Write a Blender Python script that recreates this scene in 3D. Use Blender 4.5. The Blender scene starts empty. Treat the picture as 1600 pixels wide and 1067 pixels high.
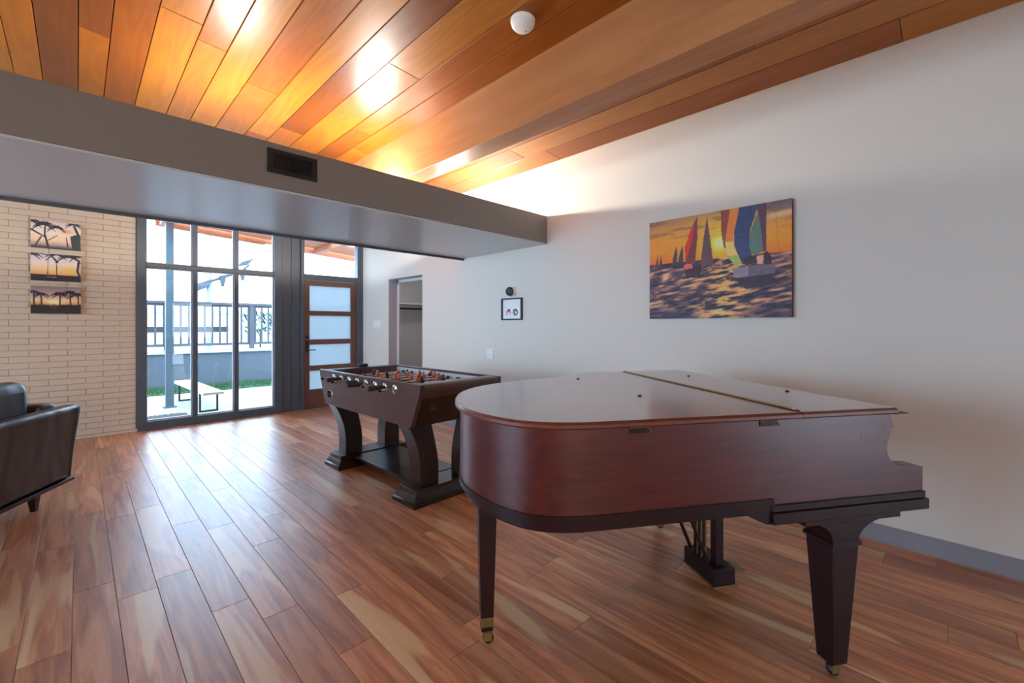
import bpy, bmesh, math, random
import numpy as np
from mathutils import Vector, Matrix
random.seed(7)
sc = bpy.context.scene
C = sc.collection
R = math.radians

# ------------------------------------------------------------------ camera, sky, exposure
YAW = math.atan2(678, 683)                      # the camera looks between +Y (window wall) and +X (right wall)
cam_d = bpy.data.cameras.new('camera'); cam = bpy.data.objects.new('camera', cam_d); C.objects.link(cam)
cam_d.sensor_width = 36; cam_d.lens = 36 * 683 / 1600; cam_d.shift_y = -25.5 / 1600
cam.location = (0, 0, 1.33); cam.rotation_euler = (R(90), 0, -YAW)
cam_d.clip_start = .05
sc.camera = cam
w = bpy.data.worlds.new('overcast_sky'); sc.world = w; w.use_nodes = True
w.node_tree.nodes['Background'].inputs[0].default_value = (.56, .77, 1.0, 1)
w.node_tree.nodes['Background'].inputs[1].default_value = 5.2
vs = sc.view_settings
vs.view_transform = 'Standard'; vs.look = 'None'; vs.gamma = 1; vs.use_curve_mapping = False
vs.exposure = 1.45
UPLIGHT = 88.0                                  # strength of the bulbs lying on top of the soffit

# ------------------------------------------------------------------ material helpers
def srgb(r, g, b):
    f = lambda c: (c / 255 / 12.92) if c <= 10 else ((c / 255 + .055) / 1.055) ** 2.4
    return (f(r), f(g), f(b), 1)
M = {}
class NT:
    def __init__(s, name):
        s.m = bpy.data.materials.new(name); s.m.use_nodes = True; M[name] = s.m
        s.t = s.m.node_tree; s.bsdf = s.t.nodes['Principled BSDF']; s.out = s.t.nodes['Material Output']
    def n(s, typ, props=None, **ins):
        nd = s.t.nodes.new('ShaderNode' + typ)
        for k, v in (props or {}).items(): setattr(nd, k, v)
        for k, v in ins.items():
            key = int(k[1:]) if k[0] == 'i' and k[1:].isdigit() else k.replace('_', ' ')
            s.put(nd.inputs[key], v)
        return nd
    def put(s, sock, v):
        if hasattr(v, 'is_output'): s.t.links.new(v, sock)
        else: sock.default_value = v
    def math(s, op, a, b=0.0, c=None):
        nd = s.n('Math', {'operation': op}, i0=a, i1=b)
        if c is not None: s.put(nd.inputs[2], c)
        return nd.outputs[0]
    def ramp(s, fac, stops):
        nd = s.n('ValToRGB', None, i0=fac); e = nd.color_ramp.elements
        while len(e) < len(stops): e.new(.5)
        for x, (p, c) in zip(e, stops): x.position = p; x.color = c
        return nd.outputs[0]
    def mix(s, fac, a, b, mode='MIX'):
        nd = s.n('Mix', {'data_type': 'RGBA', 'blend_type': mode})
        s.put(nd.inputs[0], fac); s.put(nd.inputs[6], a); s.put(nd.inputs[7], b)
        return nd.outputs[2]
    def bump(s, height, strength=.2, dist=.01):
        nd = s.n('Bump', None, Strength=strength, Distance=dist, Height=height)
        s.t.links.new(nd.outputs[0], s.bsdf.inputs['Normal'])
    def set(s, **k):
        for a, v in k.items(): s.put(s.bsdf.inputs[a.replace('_', ' ')], v)
        return s.m

def plain(name, col, rough=.5, metal=0., nscale=0, nstr=.1, var=.06, coat=0., spec=.5):
    k = NT(name)
    tc = k.n('TexCoord').outputs['Object']
    nz = k.n('TexNoise', None, Vector=tc, Scale=nscale or 30, Detail=4.0)
    c2 = tuple(c * (1 - var * 2) for c in col[:3]) + (1,)
    k.set(Base_Color=k.mix(nz.outputs[0], c2, col), Roughness=rough, Metallic=metal, Coat_Weight=coat, Specular_IOR_Level=spec)
    if nscale: k.bump(nz.outputs[0], nstr, .004)
    return k.m

def plank_random(k):
    a = k.n('ObjectInfo').outputs['Random']; b = k.n('NewGeometry').outputs['Random Per Island']
    return k.math('FRACT', k.math('ADD', a, k.math('MULTIPLY', b, 3.7)))

def floor_wood(name):
    k = NT(name); r = plank_random(k); pos = k.n('NewGeometry').outputs['Position']
    off = k.n('CombineXYZ', None, X=k.math('MULTIPLY', r, 37.), Y=k.math('MULTIPLY', r, 91.), Z=0.)
    p = k.n('VectorMath', {'operation': 'ADD'}, i0=pos, i1=off.outputs[0]).outputs[0]
    m1 = k.n('Mapping', None, Vector=p); m1.inputs['Scale'].default_value = (13, 1.0, 1)
    grain = k.n('TexNoise', None, Vector=m1.outputs[0], Scale=1.6, Detail=7., Roughness=.62, Distortion=.6).outputs[0]
    m2 = k.n('Mapping', None, Vector=p); m2.inputs['Scale'].default_value = (4.5, .42, 1)
    sap = k.n('TexNoise', None, Vector=m2.outputs[0], Scale=1.25, Detail=2.5, Distortion=.9).outputs[0]
    m3 = k.n('Mapping', None, Vector=p); m3.inputs['Scale'].default_value = (90, 3, 1)
    fine = k.n('TexNoise', None, Vector=m3.outputs[0], Scale=1.5, Detail=3.).outputs[0]
    base = k.ramp(grain, [(.25, srgb(138, 74, 44)), (.45, srgb(196, 122, 78)), (.6, srgb(228, 156, 106)), (.8, srgb(160, 92, 58))])
    sapf = k.ramp(sap, [(.59, (0, 0, 0, 1)), (.63, (.75, .75, .75, 1)), (.72, (.9, .9, .9, 1)), (.76, (.2, .2, .2, 1))])
    col = k.mix(sapf, base, srgb(240, 198, 146))
    tone = k.ramp(r, [(0, (.72, .70, .70, 1)), (.5, (.95, .95, .95, 1)), (1, (1.15, 1.1, 1.05, 1))])
    col = k.mix(1.0, col, tone, 'MULTIPLY')
    col = k.mix(k.math('MULTIPLY', fine, .14), col, (.05, .025, .015, 1))
    k.set(Base_Color=col, Roughness=k.math('ADD', k.math('MULTIPLY', grain, .12), .36), Coat_Weight=.55, Coat_Roughness=.36, Coat_IOR=1.5, Specular_IOR_Level=.6)
    k.bump(grain, .12, .002)
    return k.m

def ceiling_wood(name, tones, axis='Y', rough=.3, coat=.35, bandscale=9.):
    k = NT(name); r = plank_random(k); pos = k.n('NewGeometry').outputs['Position']
    off = k.n('CombineXYZ', None, X=k.math('MULTIPLY', r, 53.), Y=k.math('MULTIPLY', r, 77.), Z=0.)
    p = k.n('VectorMath', {'operation': 'ADD'}, i0=pos, i1=off.outputs[0]).outputs[0]
    sc_ = {'Y': (1, .09, 1), 'X': (.09, 1, 1)}[axis]
    m1 = k.n('Mapping', None, Vector=p); m1.inputs['Scale'].default_value = sc_
    low = k.n('TexNoise', None, Vector=m1.outputs[0], Scale=5., Detail=2., Distortion=.3).outputs[0]
    rings = k.math('FRACT', k.math('MULTIPLY', low, bandscale))
    rings = k.math('PINGPONG', rings, .5)
    m2 = k.n('Mapping', None, Vector=p); m2.inputs['Scale'].default_value = tuple(60 * c for c in sc_)
    fine = k.n('TexNoise', None, Vector=m2.outputs[0], Scale=1.2, Detail=5.).outputs[0]
    base = k.ramp(k.math('FRACT', k.math('MULTIPLY', r, 7.3)), [(0, tones[0]), (.4, tones[1]), (.75, tones[2]), (1, tones[3])])
    dark = k.mix(1., base, (.62, .5, .42, 1), 'MULTIPLY')
    col = k.mix(k.math('MULTIPLY', k.math('SUBTRACT', .5, rings), 1.0), base, dark)
    col = k.mix(k.math('MULTIPLY', fine, .35), col, dark)
    k.set(Base_Color=col, Roughness=rough, Coat_Weight=coat, Coat_Roughness=.3, Specular_IOR_Level=.4)
    k.bump(k.math('ADD', rings, fine), .06, .003)
    return k.m

def piano_wood(name, a, b, rough=.24, axis=(1.2, 14, 14), coat=.5, ior=1.5, spec=.5):
    k = NT(name); tc = k.n('TexCoord').outputs['Object']
    m1 = k.n('Mapping', None, Vector=tc); m1.inputs['Scale'].default_value = axis
    g = k.n('TexNoise', None, Vector=m1.outputs[0], Scale=3., Detail=8., Roughness=.65).outputs[0]
    l = k.n('TexNoise', None, Vector=tc, Scale=2.3, Detail=2.).outputs[0]
    col = k.ramp(k.math('ADD', k.math('MULTIPLY', g, .7), k.math('MULTIPLY', l, .3)), [(.32, a), (.68, b)])
    k.set(Base_Color=col, Roughness=rough, Coat_Weight=coat, Coat_Roughness=rough*.75, Coat_IOR=ior, Specular_IOR_Level=spec)
    return k.m

def attr_mat(name, rough=.6):
    k = NT(name); a = k.n('Attribute', {'attribute_name': 'Col'})
    k.set(Base_Color=a.outputs['Color'], Roughness=rough)
    return k.m

def emit(name, col, strength):
    k = NT(name); k.set(Base_Color=(.9, .9, .9, 1), Emission_Color=col, Emission_Strength=strength); return k.m

def glass(name, tint=(.93, .97, .98, 1), refl=.9):
    k = NT(name)
    tr = k.n('BsdfTransparent', None, Color=tint); gl = k.n('BsdfGlossy', None, Color=(1, 1, 1, 1), Roughness=.0)
    fr = k.n('Fresnel', None, IOR=1.45)
    mx = k.n('MixShader', None, i0=k.math('MULTIPLY', fr.outputs[0], refl), i1=tr.outputs[0], i2=gl.outputs[0])
    k.t.links.new(mx.outputs[0], k.out.inputs[0]); return k.m

def frosted(name):
    k = NT(name)
    tl = k.n('BsdfTranslucent', None, Color=(.42, .45, .47, 1)); tp = k.n('BsdfTransparent', None, Color=(.25, .27, .28, 1))
    gl = k.n('BsdfGlossy', None, Color=(.8, .8, .8, 1), Roughness=.25)
    a = k.n('MixShader', None, i0=.35, i1=tl.outputs[0], i2=tp.outputs[0])
    b = k.n('MixShader', None, i0=.06, i1=a.outputs[0], i2=gl.outputs[0])
    k.t.links.new(b.outputs[0], k.out.inputs[0]); return k.m

floor_wood('floor_wood')
ceiling_wood('cedar', [srgb(152, 78, 10), srgb(190, 122, 28), srgb(166, 90, 12), srgb(106, 56, 18)], rough=.38, coat=.12)
ceiling_wood('beam_wood', [srgb(196, 136, 88)] * 4, rough=.42, coat=.15, bandscale=4.)
ceiling_wood('eave_wood', [srgb(190, 112, 72), srgb(176, 100, 62), srgb(196, 120, 80), srgb(180, 104, 66)], axis='X', rough=.5, coat=0)
plain('wall_paint', srgb(230, 224, 214), .75, nscale=180, nstr=.05, var=.01)
plain('soffit_paint', srgb(126, 120, 118), .5, nscale=140, nstr=.05, var=.02)
plain('soffit_under', srgb(200, 203, 208), .28, nscale=60, nstr=.03, var=.02)
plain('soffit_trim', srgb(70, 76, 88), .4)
plain('brick_paint', srgb(214, 194, 170), .65, nscale=70, nstr=.4, var=.04)
plain('mortar_paint', srgb(190, 170, 146), .85, nscale=90, nstr=.5, var=.05)
plain('baseboard_paint', srgb(150, 150, 158), .45, var=.02)
plain('frame_paint', srgb(72, 82, 92), .38, var=.03)
plain('trim_white', srgb(226, 226, 228), .5, var=.01)
plain('jamb_grey', srgb(176, 176, 184), .5, var=.02)
plain('closet_paint', srgb(206, 204, 206), .7, var=.02)
plain('door_wood', srgb(122, 80, 66), .4, nscale=25, nstr=.05, var=.15)
plain('black_metal', srgb(24, 24, 28), .38, var=.1)
plain('black_plastic', srgb(20, 20, 24), .45, var=.1)
plain('white_plastic', srgb(244, 244, 240), .4, var=.01)
plain('vent_dark', srgb(5, 5, 6), .9)
plain('chrome', srgb(205, 205, 210), .18, 1.0, var=.03)
plain('brass', srgb(200, 172, 104), .3, 1.0, nscale=40, nstr=.1, var=.12)
plain('old_brass', srgb(168, 150, 100), .42, 1.0, nscale=40, nstr=.2, var=.2)
plain('steel_dark', srgb(70, 70, 74), .4, .9, var=.1)
glass('window_glass', (.93, .96, .98, 1)); glass('warm_fill_glass', (.95, .78, .62, 1)); glass('dimming_glass', (.74, .72, .70, 1)); frosted('frosted_glass')  # panes behind the camera are tinted to warm and dim the added light
piano_wood('mahogany', srgb(58, 15, 18), srgb(98, 33, 32), .36, (1.2, 14, 14), .3)
piano_wood('mahogany_lid_sheen', srgb(148, 104, 88), srgb(158, 114, 97), .26, (1.2, 16, 16), 1., 1.9)  # base colour lightened to carry the wall's reflection on the lid
piano_wood('mahogany_edge', srgb(92, 44, 32), srgb(124, 66, 46), .4, (1.2, 14, 14), .15)
piano_wood('mahogany_dark', srgb(28, 10, 13), srgb(46, 18, 20), .42, (12, 12, 1.2), .0, 1.5, .3)
piano_wood('espresso', srgb(70, 50, 52), srgb(90, 64, 64), .3, (14, 1.2, 14), .3)
piano_wood('espresso_dark', srgb(26, 16, 17), srgb(42, 26, 26), .3, (12, 12, 1.4), .25)
plain('scratch', srgb(176, 130, 112), .7)
plain('ivory', srgb(232, 226, 208), .3, var=.02)
plain('felt_green', srgb(46, 96, 66), .8, nscale=200, var=.05)
plain('table_white', srgb(220, 226, 230), .35, var=.02)
plain('player_orange', srgb(214, 120, 92), .4, var=.05)
plain('player_dark', srgb(38, 34, 46), .4, var=.05)
plain('rubber', srgb(58, 44, 44), .55, nscale=90, nstr=.3, var=.1)
attr_mat('print', .55)
plain('canvas_edge', srgb(60, 42, 44), .7, nscale=200, nstr=.2, var=.2)
plain('concrete', srgb(140, 140, 138), .8, nscale=25, nstr=.2, var=.08)
plain('retaining_wall', srgb(80, 88, 96), .85, nscale=18, nstr=.3, var=.1)
plain('wall_cap', srgb(170, 172, 172), .8, nscale=20, nstr=.2, var=.05)
plain('rail_wood', srgb(70, 72, 78), .7, nscale=30, nstr=.2, var=.15)
plain('post_steel', srgb(78, 96, 106), .4, var=.05)
plain('pale_post', srgb(190, 204, 222), .5, var=.02)
plain('pole_paint', srgb(120, 138, 168), .5, var=.02)
plain('rig_paint', srgb(40, 48, 58), .5, var=.05)
plain('gravel', srgb(112, 104, 104), .95, nscale=60, nstr=.8, var=.3)
plain('grass', srgb(52, 96, 56), .9, nscale=80, nstr=.6, var=.3)
plain('leaf', srgb(52, 84, 50), .6, var=.2)
plain('bench_top', srgb(190, 168, 156), .6, nscale=30, nstr=.1, var=.06)
k = NT('leather'); tc = k.n('TexCoord').outputs['Object']
mp = k.n('Mapping', None, Vector=tc); mp.inputs['Scale'].default_value = (3.2, 3.2, 1.0)
fold = k.n('TexNoise', None, Vector=mp.outputs[0], Scale=1.5, Detail=1., Distortion=.8).outputs[0]
fine = k.n('TexNoise', None, Vector=tc, Scale=160., Detail=3.).outputs[0]
k.set(Base_Color=k.ramp(fold, [(.3, srgb(44, 36, 36)), (.7, srgb(58, 48, 47))]), Roughness=.36, Specular_IOR_Level=.6)
k.bump(k.math('ADD', fold, k.math('MULTIPLY', fine, .03)), .5, .03)

# ------------------------------------------------------------------ mesh helpers
class MB:
    def __init__(s): s.v = []; s.f = []; s.mi = []; s.cur = 0
    def add(s, vs_, fs_):
        o = len(s.v); s.v += [tuple(p) for p in vs_]
        for q in fs_: s.f.append(tuple(i + o for i in q)); s.mi.append(s.cur)
        return s
    def box(s, x0, x1, y0, y1, z0, z1):
        return s.add([(x0,y0,z0),(x1,y0,z0),(x1,y1,z0),(x0,y1,z0),(x0,y0,z1),(x1,y0,z1),(x1,y1,z1),(x0,y1,z1)],
                     [(0,3,2,1),(4,5,6,7),(0,1,5,4),(1,2,6,5),(2,3,7,6),(3,0,4,7)])
    def hexa(s, b, t):                      # bottom quad, top quad
        return s.add(list(b) + list(t), [(0,3,2,1),(4,5,6,7),(0,1,5,4),(1,2,6,5),(2,3,7,6),(3,0,4,7)])
    def loft(s, rings, cap=True, closed=True):
        n = len(rings[0]); vs_ = [p for r in rings for p in r]; fs_ = []
        for a in range(len(rings) - 1):
            for i in range(n if closed else n - 1):
                j = (i + 1) % n; fs_.append((a*n+i, a*n+j, (a+1)*n+j, (a+1)*n+i))
        if cap: fs_ += [tuple(reversed(range(n))), tuple(range((len(rings)-1)*n, len(rings)*n))]
        return s.add(vs_, fs_)
    def prism(s, poly, fn, a, b):            # poly of 2-D points, fn(p, q, h) -> xyz, between heights a and b
        return s.loft([[fn(p, q, a) for p, q in poly], [fn(p, q, b) for p, q in poly]])
    def tube(s, p0, p1, r0, r1=None, n=12):
        p0, p1 = Vector(p0), Vector(p1); r1 = r0 if r1 is None else r1
        d = (p1 - p0).normalized(); a = d.orthogonal().normalized(); b = d.cross(a)
        cs = [(math.cos(2*math.pi*i/n), math.sin(2*math.pi*i/n)) for i in range(n)]
        return s.loft([[p0 + (a*c + b*q)*r0 for c, q in cs], [p1 + (a*c + b*q)*r1 for c, q in cs]])
    def lathe(s, prof, origin=(0,0,0), axis=(0,0,1), n=20):   # prof: (radius, height)
        o = Vector(origin); d = Vector(axis).normalized(); a = d.orthogonal().normalized(); b = d.cross(a)
        return s.loft([[o + d*h + (a*math.cos(2*math.pi*i/n) + b*math.sin(2*math.pi*i/n))*max(r, 1e-4) for i in range(n)] for r, h in prof])
    def build(s, name, mats, parent=None, bevel=0., smooth=False, kind=None, loc=None, seg=2):
        me = bpy.data.meshes.new(name); me.from_pydata(s.v, [], s.f)
        bm = bmesh.new(); bm.from_mesh(me); bmesh.ops.recalc_face_normals(bm, faces=bm.faces); bm.to_mesh(me); bm.free()
        mats = mats if isinstance(mats, (list, tuple)) else [mats]
        for m in mats: me.materials.append(M[m])
        if len(mats) > 1: me.polygons.foreach_set('material_index', s.mi)
        o = bpy.data.objects.new(name, me); C.objects.link(o); o.parent = parent
        if loc: o.location = loc
        if smooth: me.shade_smooth() if smooth is True else me.set_sharp_from_angle(angle=R(smooth))
        if smooth and smooth is not True:
            for p in me.polygons: p.use_smooth = True
        if bevel:
            b = o.modifiers.new('bevel', 'BEVEL'); b.width = bevel; b.segments = seg; b.limit_method = 'ANGLE'; b.angle_limit = R(40)
            if not smooth:
                for p in me.polygons: p.use_smooth = True
                me.set_sharp_from_angle(angle=R(40)); b.harden_normals = False
        if kind: o['kind'] = kind
        return o
def tag(o, label, cat, group=None):
    o['label'] = label; o['category'] = cat
    if group: o['group'] = group
    return o
def empty(name, loc=(0,0,0), rz=0., kind=None):
    o = bpy.data.objects.new(name, None); C.objects.link(o); o.location = loc; o.rotation_euler = (0,0,rz); o.empty_display_size = .1
    if kind: o['kind'] = kind
    return o
def inst(o, loc, parent=None, rot=None, scale=None):
    c = o.copy(); C.objects.link(c); c.location = loc
    if parent: c.parent = parent
    if rot: c.rotation_euler = rot
    if scale: c.scale = scale
    return c
cF = Vector((math.sin(YAW), math.cos(YAW), 0)); cR = Vector((math.cos(YAW), -math.sin(YAW), 0))
def in_view(p, pad=30):
    q = Vector(p) - cam.location; d = q @ cF
    if d < .15: return 0.
    u = 800 + 683*(q @ cR)/d; v = 508 - 683*q.z/d
    return 1/d if -pad < u < 1600+pad and -pad < v < 1067+pad else 0.

# ------------------------------------------------------------------ room shell
XR, YB, XL, YF = 3.5, 7.25, -4.6, -3.2          # right wall, window wall, left wall, rear wall
SL = .0735
def zc(x): return 3.02 + SL*(XR - x)            # the ceiling falls towards the right wall

# floor: slab + planks
floor = MB().box(XL-.1, XR+.15, YF-.1, YB+.1, -.16, -.012).build('floor', 'mortar_paint', kind='structure')
PW, PL = .153, 1.22
pl = []
nx = int(math.ceil((XR - XL)/PW))
for i in range(nx):
    x1 = XR - i*PW; x0 = max(x1 - PW, XL)
    y = YF - random.random()*PL
    while y < YB:
        y0, y1 = max(y, YF), min(y + PL, YB)
        if y1 - y0 > .05:
            s = sum(in_view((x, yy, 0), 60)**2 for x in (x0, (x0+x1)/2, x1) for yy in (y0, (y0*2+y1)/3, (y0+y1*2)/3, y1))
            pl.append((s*(y1-y0), x0, x1, y0, y1))
        y += PL
pl.sort(reverse=True)
def bevel_plank(mb, x0, x1, y0, y1, z0, z1, g=.001, b=.0008):
    x0 += g; x1 -= g; y0 += g; y1 -= g
    mb.loft([[(x0,y0,z0),(x1,y0,z0),(x1,y1,z0),(x0,y1,z0)], [(x0,y0,z1-b),(x1,y0,z1-b),(x1,y1,z1-b),(x0,y1,z1-b)],
             [(x0+b,y0+b,z1),(x1-b,y0+b,z1),(x1-b,y1-b,z1),(x0+b,y1-b,z1)]])
rest = MB()
cache = {}
for n_, (s, x0, x1, y0, y1) in enumerate(pl):
    if n_ < 300 and s > 0:
        key = (round(x1-x0, 4), round(y1-y0, 4))
        if key in cache: inst(cache[key], ((x0+x1)/2, y0, 0), floor)
        else:
            mb = MB(); hw = (x1-x0)/2; bevel_plank(mb, -hw, hw, 0, y1-y0, -.012, 0)
            cache[key] = mb.build('plank', 'floor_wood', floor, loc=((x0+x1)/2, y0, 0))
    else: bevel_plank(rest, x0, x1, y0, y1, -.012, 0)
rest.build('planks_beyond', 'floor_wood', floor, kind='stuff')

# ceiling: slab + planks (random widths read off the photograph)
ceiling = MB().hexa([(XL-.1,YF-.1,zc(XL-.1)+.02),(XR+.15,YF-.1,zc(XR+.15)+.02),(XR+.15,YB,zc(XR+.15)+.02),(XL-.1,YB,zc(XL-.1)+.02)],
                    [(XL-.1,YF-.1,zc(XL)+.2),(XR+.15,YF-.1,zc(XR)+.2),(XR+.15,YB,zc(XR)+.2),(XL-.1,YB,zc(XL)+.2)]).build('ceiling', 'vent_dark', kind='structure')
edges = [0, .154, .35, .564, .733, .925, 1.154, 1.34, 1.54, 1.797, 1.98, 2.166]
x = 0; left = []
for i in range(40):
    x -= (.2, .154, .214, .17, .19)[i % 5]
    if x < XL: break
    left.append(x)
edges = [XL] + left[::-1] + edges
cols_ = list(zip(edges[:-1], edges[1:])) + [(2.356, 2.6), (2.6, 2.8), (2.8, 3.007), (3.007, 3.247), (3.247, XR)]
cpl = []
for x0, x1 in cols_:
    y = YF - random.random()*2
    while y < YB:
        L = random.choice((1.2, 2.1, 2.6, 3.3)); y0, y1 = max(y, YF), min(y+L, YB); y += L
        if y1 - y0 < .05: continue
        xm = (x0+x1)/2
        cpl.append((sum(in_view((xm, y0+(y1-y0)*q/4, zc(xm)), 60) for q in range(5)), x0, x1, y0, y1))
cpl.sort(reverse=True); rest = MB()
def ceil_plank(mb, x0, x1, y0, y1, g=.0022, b=.003, th=.02):
    x0 += g; x1 -= g; y0 += g*.6; y1 -= g*.6
    q = lambda x, y, d: (x, y, zc(x) + d)
    mb.loft([[q(x0,y0,th),q(x1,y0,th),q(x1,y1,th),q(x0,y1,th)], [q(x0,y0,b),q(x1,y0,b),q(x1,y1,b),q(x0,y1,b)],
             [q(x0+b,y0+b,0),q(x1-b,y0+b,0),q(x1-b,y1-b,0),q(x0+b,y1-b,0)]])
for n_, (s, x0, x1, y0, y1) in enumerate(cpl):
    if s > 0 and n_ < 280:
        mb = MB(); ceil_plank(mb, x0, x1, y0, y1); mb.build('ceiling_plank', 'cedar', ceiling)
    else: ceil_plank(rest, x0, x1, y0, y1)
rest.build('planks_beyond', 'cedar', ceiling, kind='stuff')

# glulam beam along the ceiling
zb = 2.705
MB().hexa([(2.166,YF,zb),(2.356,YF,zb),(2.356,YB,zb),(2.166,YB,zb)], [(2.166,YF,zc(2.166)+.015),(2.356,YF,zc(2.356)+.015),(2.356,YB,zc(2.356)+.015),(2.166,YB,zc(2.166)+.015)]
          ).build('trim_1', 'beam_wood', bevel=.004, kind='structure')

# dropped soffit with a dark trim at the back of its underside
SY0, SY1, SZ0, SZ1 = 3.0, 4.395, 2.18, 2.475
so = empty('trim_2', (0,0,0), kind='structure')
MB().box(XL, XR, SY0, SY1, SZ0+.012, SZ1).build('soffit_box', 'soffit_paint', so, bevel=.004)
MB().box(XL, XR, SY0+.012, SY1-.004, SZ0, SZ0+.014).build('soffit_underside', 'soffit_under', so)
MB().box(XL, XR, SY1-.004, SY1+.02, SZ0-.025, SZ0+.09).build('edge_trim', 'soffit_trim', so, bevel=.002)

# right wall with the closet opening
CY0, CY1, CZ = 5.347, 6.311, 2.06
wr = MB(); T = .15
wr.box(XR, XR+T, YF-.1, CY0, 0, 3.3).box(XR, XR+T, CY1, YB+.12, 0, 3.3).box(XR, XR+T, CY0, CY1, CZ, 3.3)
wall_right = wr.build('wall_right', 'wall_paint', kind='structure')
tr = MB(); e = .012
tr.box(XR+T-.002, XR+T+.02, CY1-.05, CY1-.002, 0, CZ).box(XR+T-.002, XR+T+.02, CY0, CY0+.05, 0, CZ).box(XR+T-.002, XR+T+.02, CY0, CY1, CZ-.05, CZ)
tr.build('closet_casing', 'trim_white', wall_right)
jm = MB(); jm.box(XR+.002, XR+T-.003, CY1-.008, CY1-.0005, 0, CZ).box(XR+.002, XR+T-.003, CY0+.0005, CY0+.008, 0, CZ).box(XR+.002, XR+T-.003, CY0+.008, CY1-.008, CZ-.008, CZ-.0005)
jm.build('closet_jamb', 'jamb_grey', wall_right)
cl = MB(); X0, X1, Y0, Y1, ZT = XR+T, 5.1, 5.0, 7.15, 2.45
cl.box(X0, X1, Y1, Y1+.08, 0, ZT).box(X1, X1+.08, Y0, Y1+.08, 0, ZT).box(X0, X1+.08, Y0-.08, Y0, 0, ZT).box(X0, X1+.08, Y0-.08, Y1+.08, ZT, ZT+.08).box(X0, X1+.08, Y0-.08, Y1+.08, -.1, 0)
cl.build('wall_closet', 'closet_paint', kind='structure')
cs = empty('closet_shelf', (4.3, 7.15, 1.70))
MB().box(-.64, .78, -.36, 0, 0, .025).build('shelf_board', 'trim_white', cs, bevel=.002)
MB().box(-.64, .78, -.02, 0, -.11, 0).build('cleat', 'trim_white', cs)
MB().tube((-.64, -.28, -.075), (.78, -.28, -.075), .017).build('hanging_rod', 'black_metal', cs, smooth=40)
for xx in (-.3, .45):
    MB().box(xx-.012, xx+.012, -.30, -.0, -.03, -.001).box(xx-.012, xx+.012, -.30, -.26, -.1, -.03).build('bracket', 'black_metal', cs)
tag(cs, 'white closet shelf with dark hanging rod inside the closet opening', 'shelf')
bb = MB(); bb.loft([[(XR-.014, y, 0), (XR, y, 0), (XR, y, .106), (XR-.008, y, .106), (XR-.014, y, .1)] for y in (YF, CY0-.0)])
bb.loft([[(XR-.014, y, 0), (XR, y, 0), (XR, y, .106), (XR-.008, y, .106), (XR-.014, y, .1)] for y in (CY1, YB-.05)])
bb.build('baseboard_right', 'baseboard_paint', kind='structure')

# rear and left walls, with unseen windows added to light the room
rw = MB(); ox0, ox1, oz = 2.1, 3.3, 2.1; qx0, qx1, qz0, qz1 = -3.4, .3, .8, 2.4
rw.box(XL, qx0, YF-.12, YF, 0, 3.7).box(qx0, qx1, YF-.12, YF, 0, qz0).box(qx0, qx1, YF-.12, YF, qz1, 3.7).box(qx1, ox0, YF-.12, YF, 0, 3.7)
rw.box(ox1, XR, YF-.12, YF, 0, 3.7).box(ox0, ox1, YF-.12, YF, oz, 3.7)
wall_rear = rw.build('wall_rear', 'wall_paint', kind='structure')
w5 = empty('fill_window_rear', ((qx0+qx1)/2, YF-.06, qz0), kind='structure'); hw = (qx1-qx0)/2; hh = qz1-qz0  # unseen rear window, added for warm fill light
MB().box(-hw, hw, -.03, .03, 0, .06).box(-hw, hw, -.03, .03, hh-.06, hh).box(-hw, -hw+.06, -.03, .03, .06, hh-.06).box(hw-.06, hw, -.03, .03, .06, hh-.06).box(-.03, .03, -.03, .03, .06, hh-.06).build('frame', 'frame_paint', w5)
for sx in (-1, 1):
    MB().box(min(sx*.03, sx*(hw-.06)), max(sx*.03, sx*(hw-.06)), -.004, .004, .06, hh-.06).build('pane', 'warm_fill_glass', w5)
w3 = empty('window_3', ((ox0+ox1)/2, YF-.06, 0), kind='structure'); hw = (ox1-ox0)/2
MB().box(-hw, hw, -.03, .03, 0, .06).box(-hw, hw, -.03, .03, oz-.06, oz).box(-hw, -hw+.06, -.03, .03, .06, oz-.06).box(hw-.06, hw, -.03, .03, .06, oz-.06).box(-.03, .03, -.03, .03, .06, oz-.06).build('frame', 'frame_paint', w3)
for sx in (-1, 1):
    MB().box(min(sx*.03, sx*(hw-.06)), max(sx*.03, sx*(hw-.06)), -.004, .004, .06, oz-.06).build('pane', 'dimming_glass', w3)
lw = MB(); oy0, oy1, oz0, oz1 = 1.8, 6.9, .4, 2.5
lw.box(XL-.12, XL, YF-.12, oy0, 0, 3.9).box(XL-.12, XL, oy1, YB+.12, 0, 3.9).box(XL-.12, XL, oy0, oy1, 0, oz0).box(XL-.12, XL, oy0, oy1, oz1, 3.9)
lw.build('wall_left', 'wall_paint', kind='structure')
w4 = empty('fill_window_left', (XL-.06, (oy0+oy1)/2, oz0), kind='structure'); hw = (oy1-oy0)/2; hh = oz1-oz0  # unseen left window, added as cool fill for the far walls
fb = MB().box(-.03, .03, -hw, hw, 0, .06).box(-.03, .03, -hw, hw, hh-.06, hh)
for i in range(5):
    yy = -hw + .03 + (2*hw-.06)*i/4; fb.box(-.03, .03, yy-.03, yy+.03, .06, hh-.06)
fb.build('frame', 'frame_paint', w4)
for i in range(4):
    a = -hw + .06 + (2*hw-.06)*i/4; MB().box(-.004, .004, a, a+(2*hw-.06)/4-.06, .06, hh-.06).build('pane', 'window_glass', w4)

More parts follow.
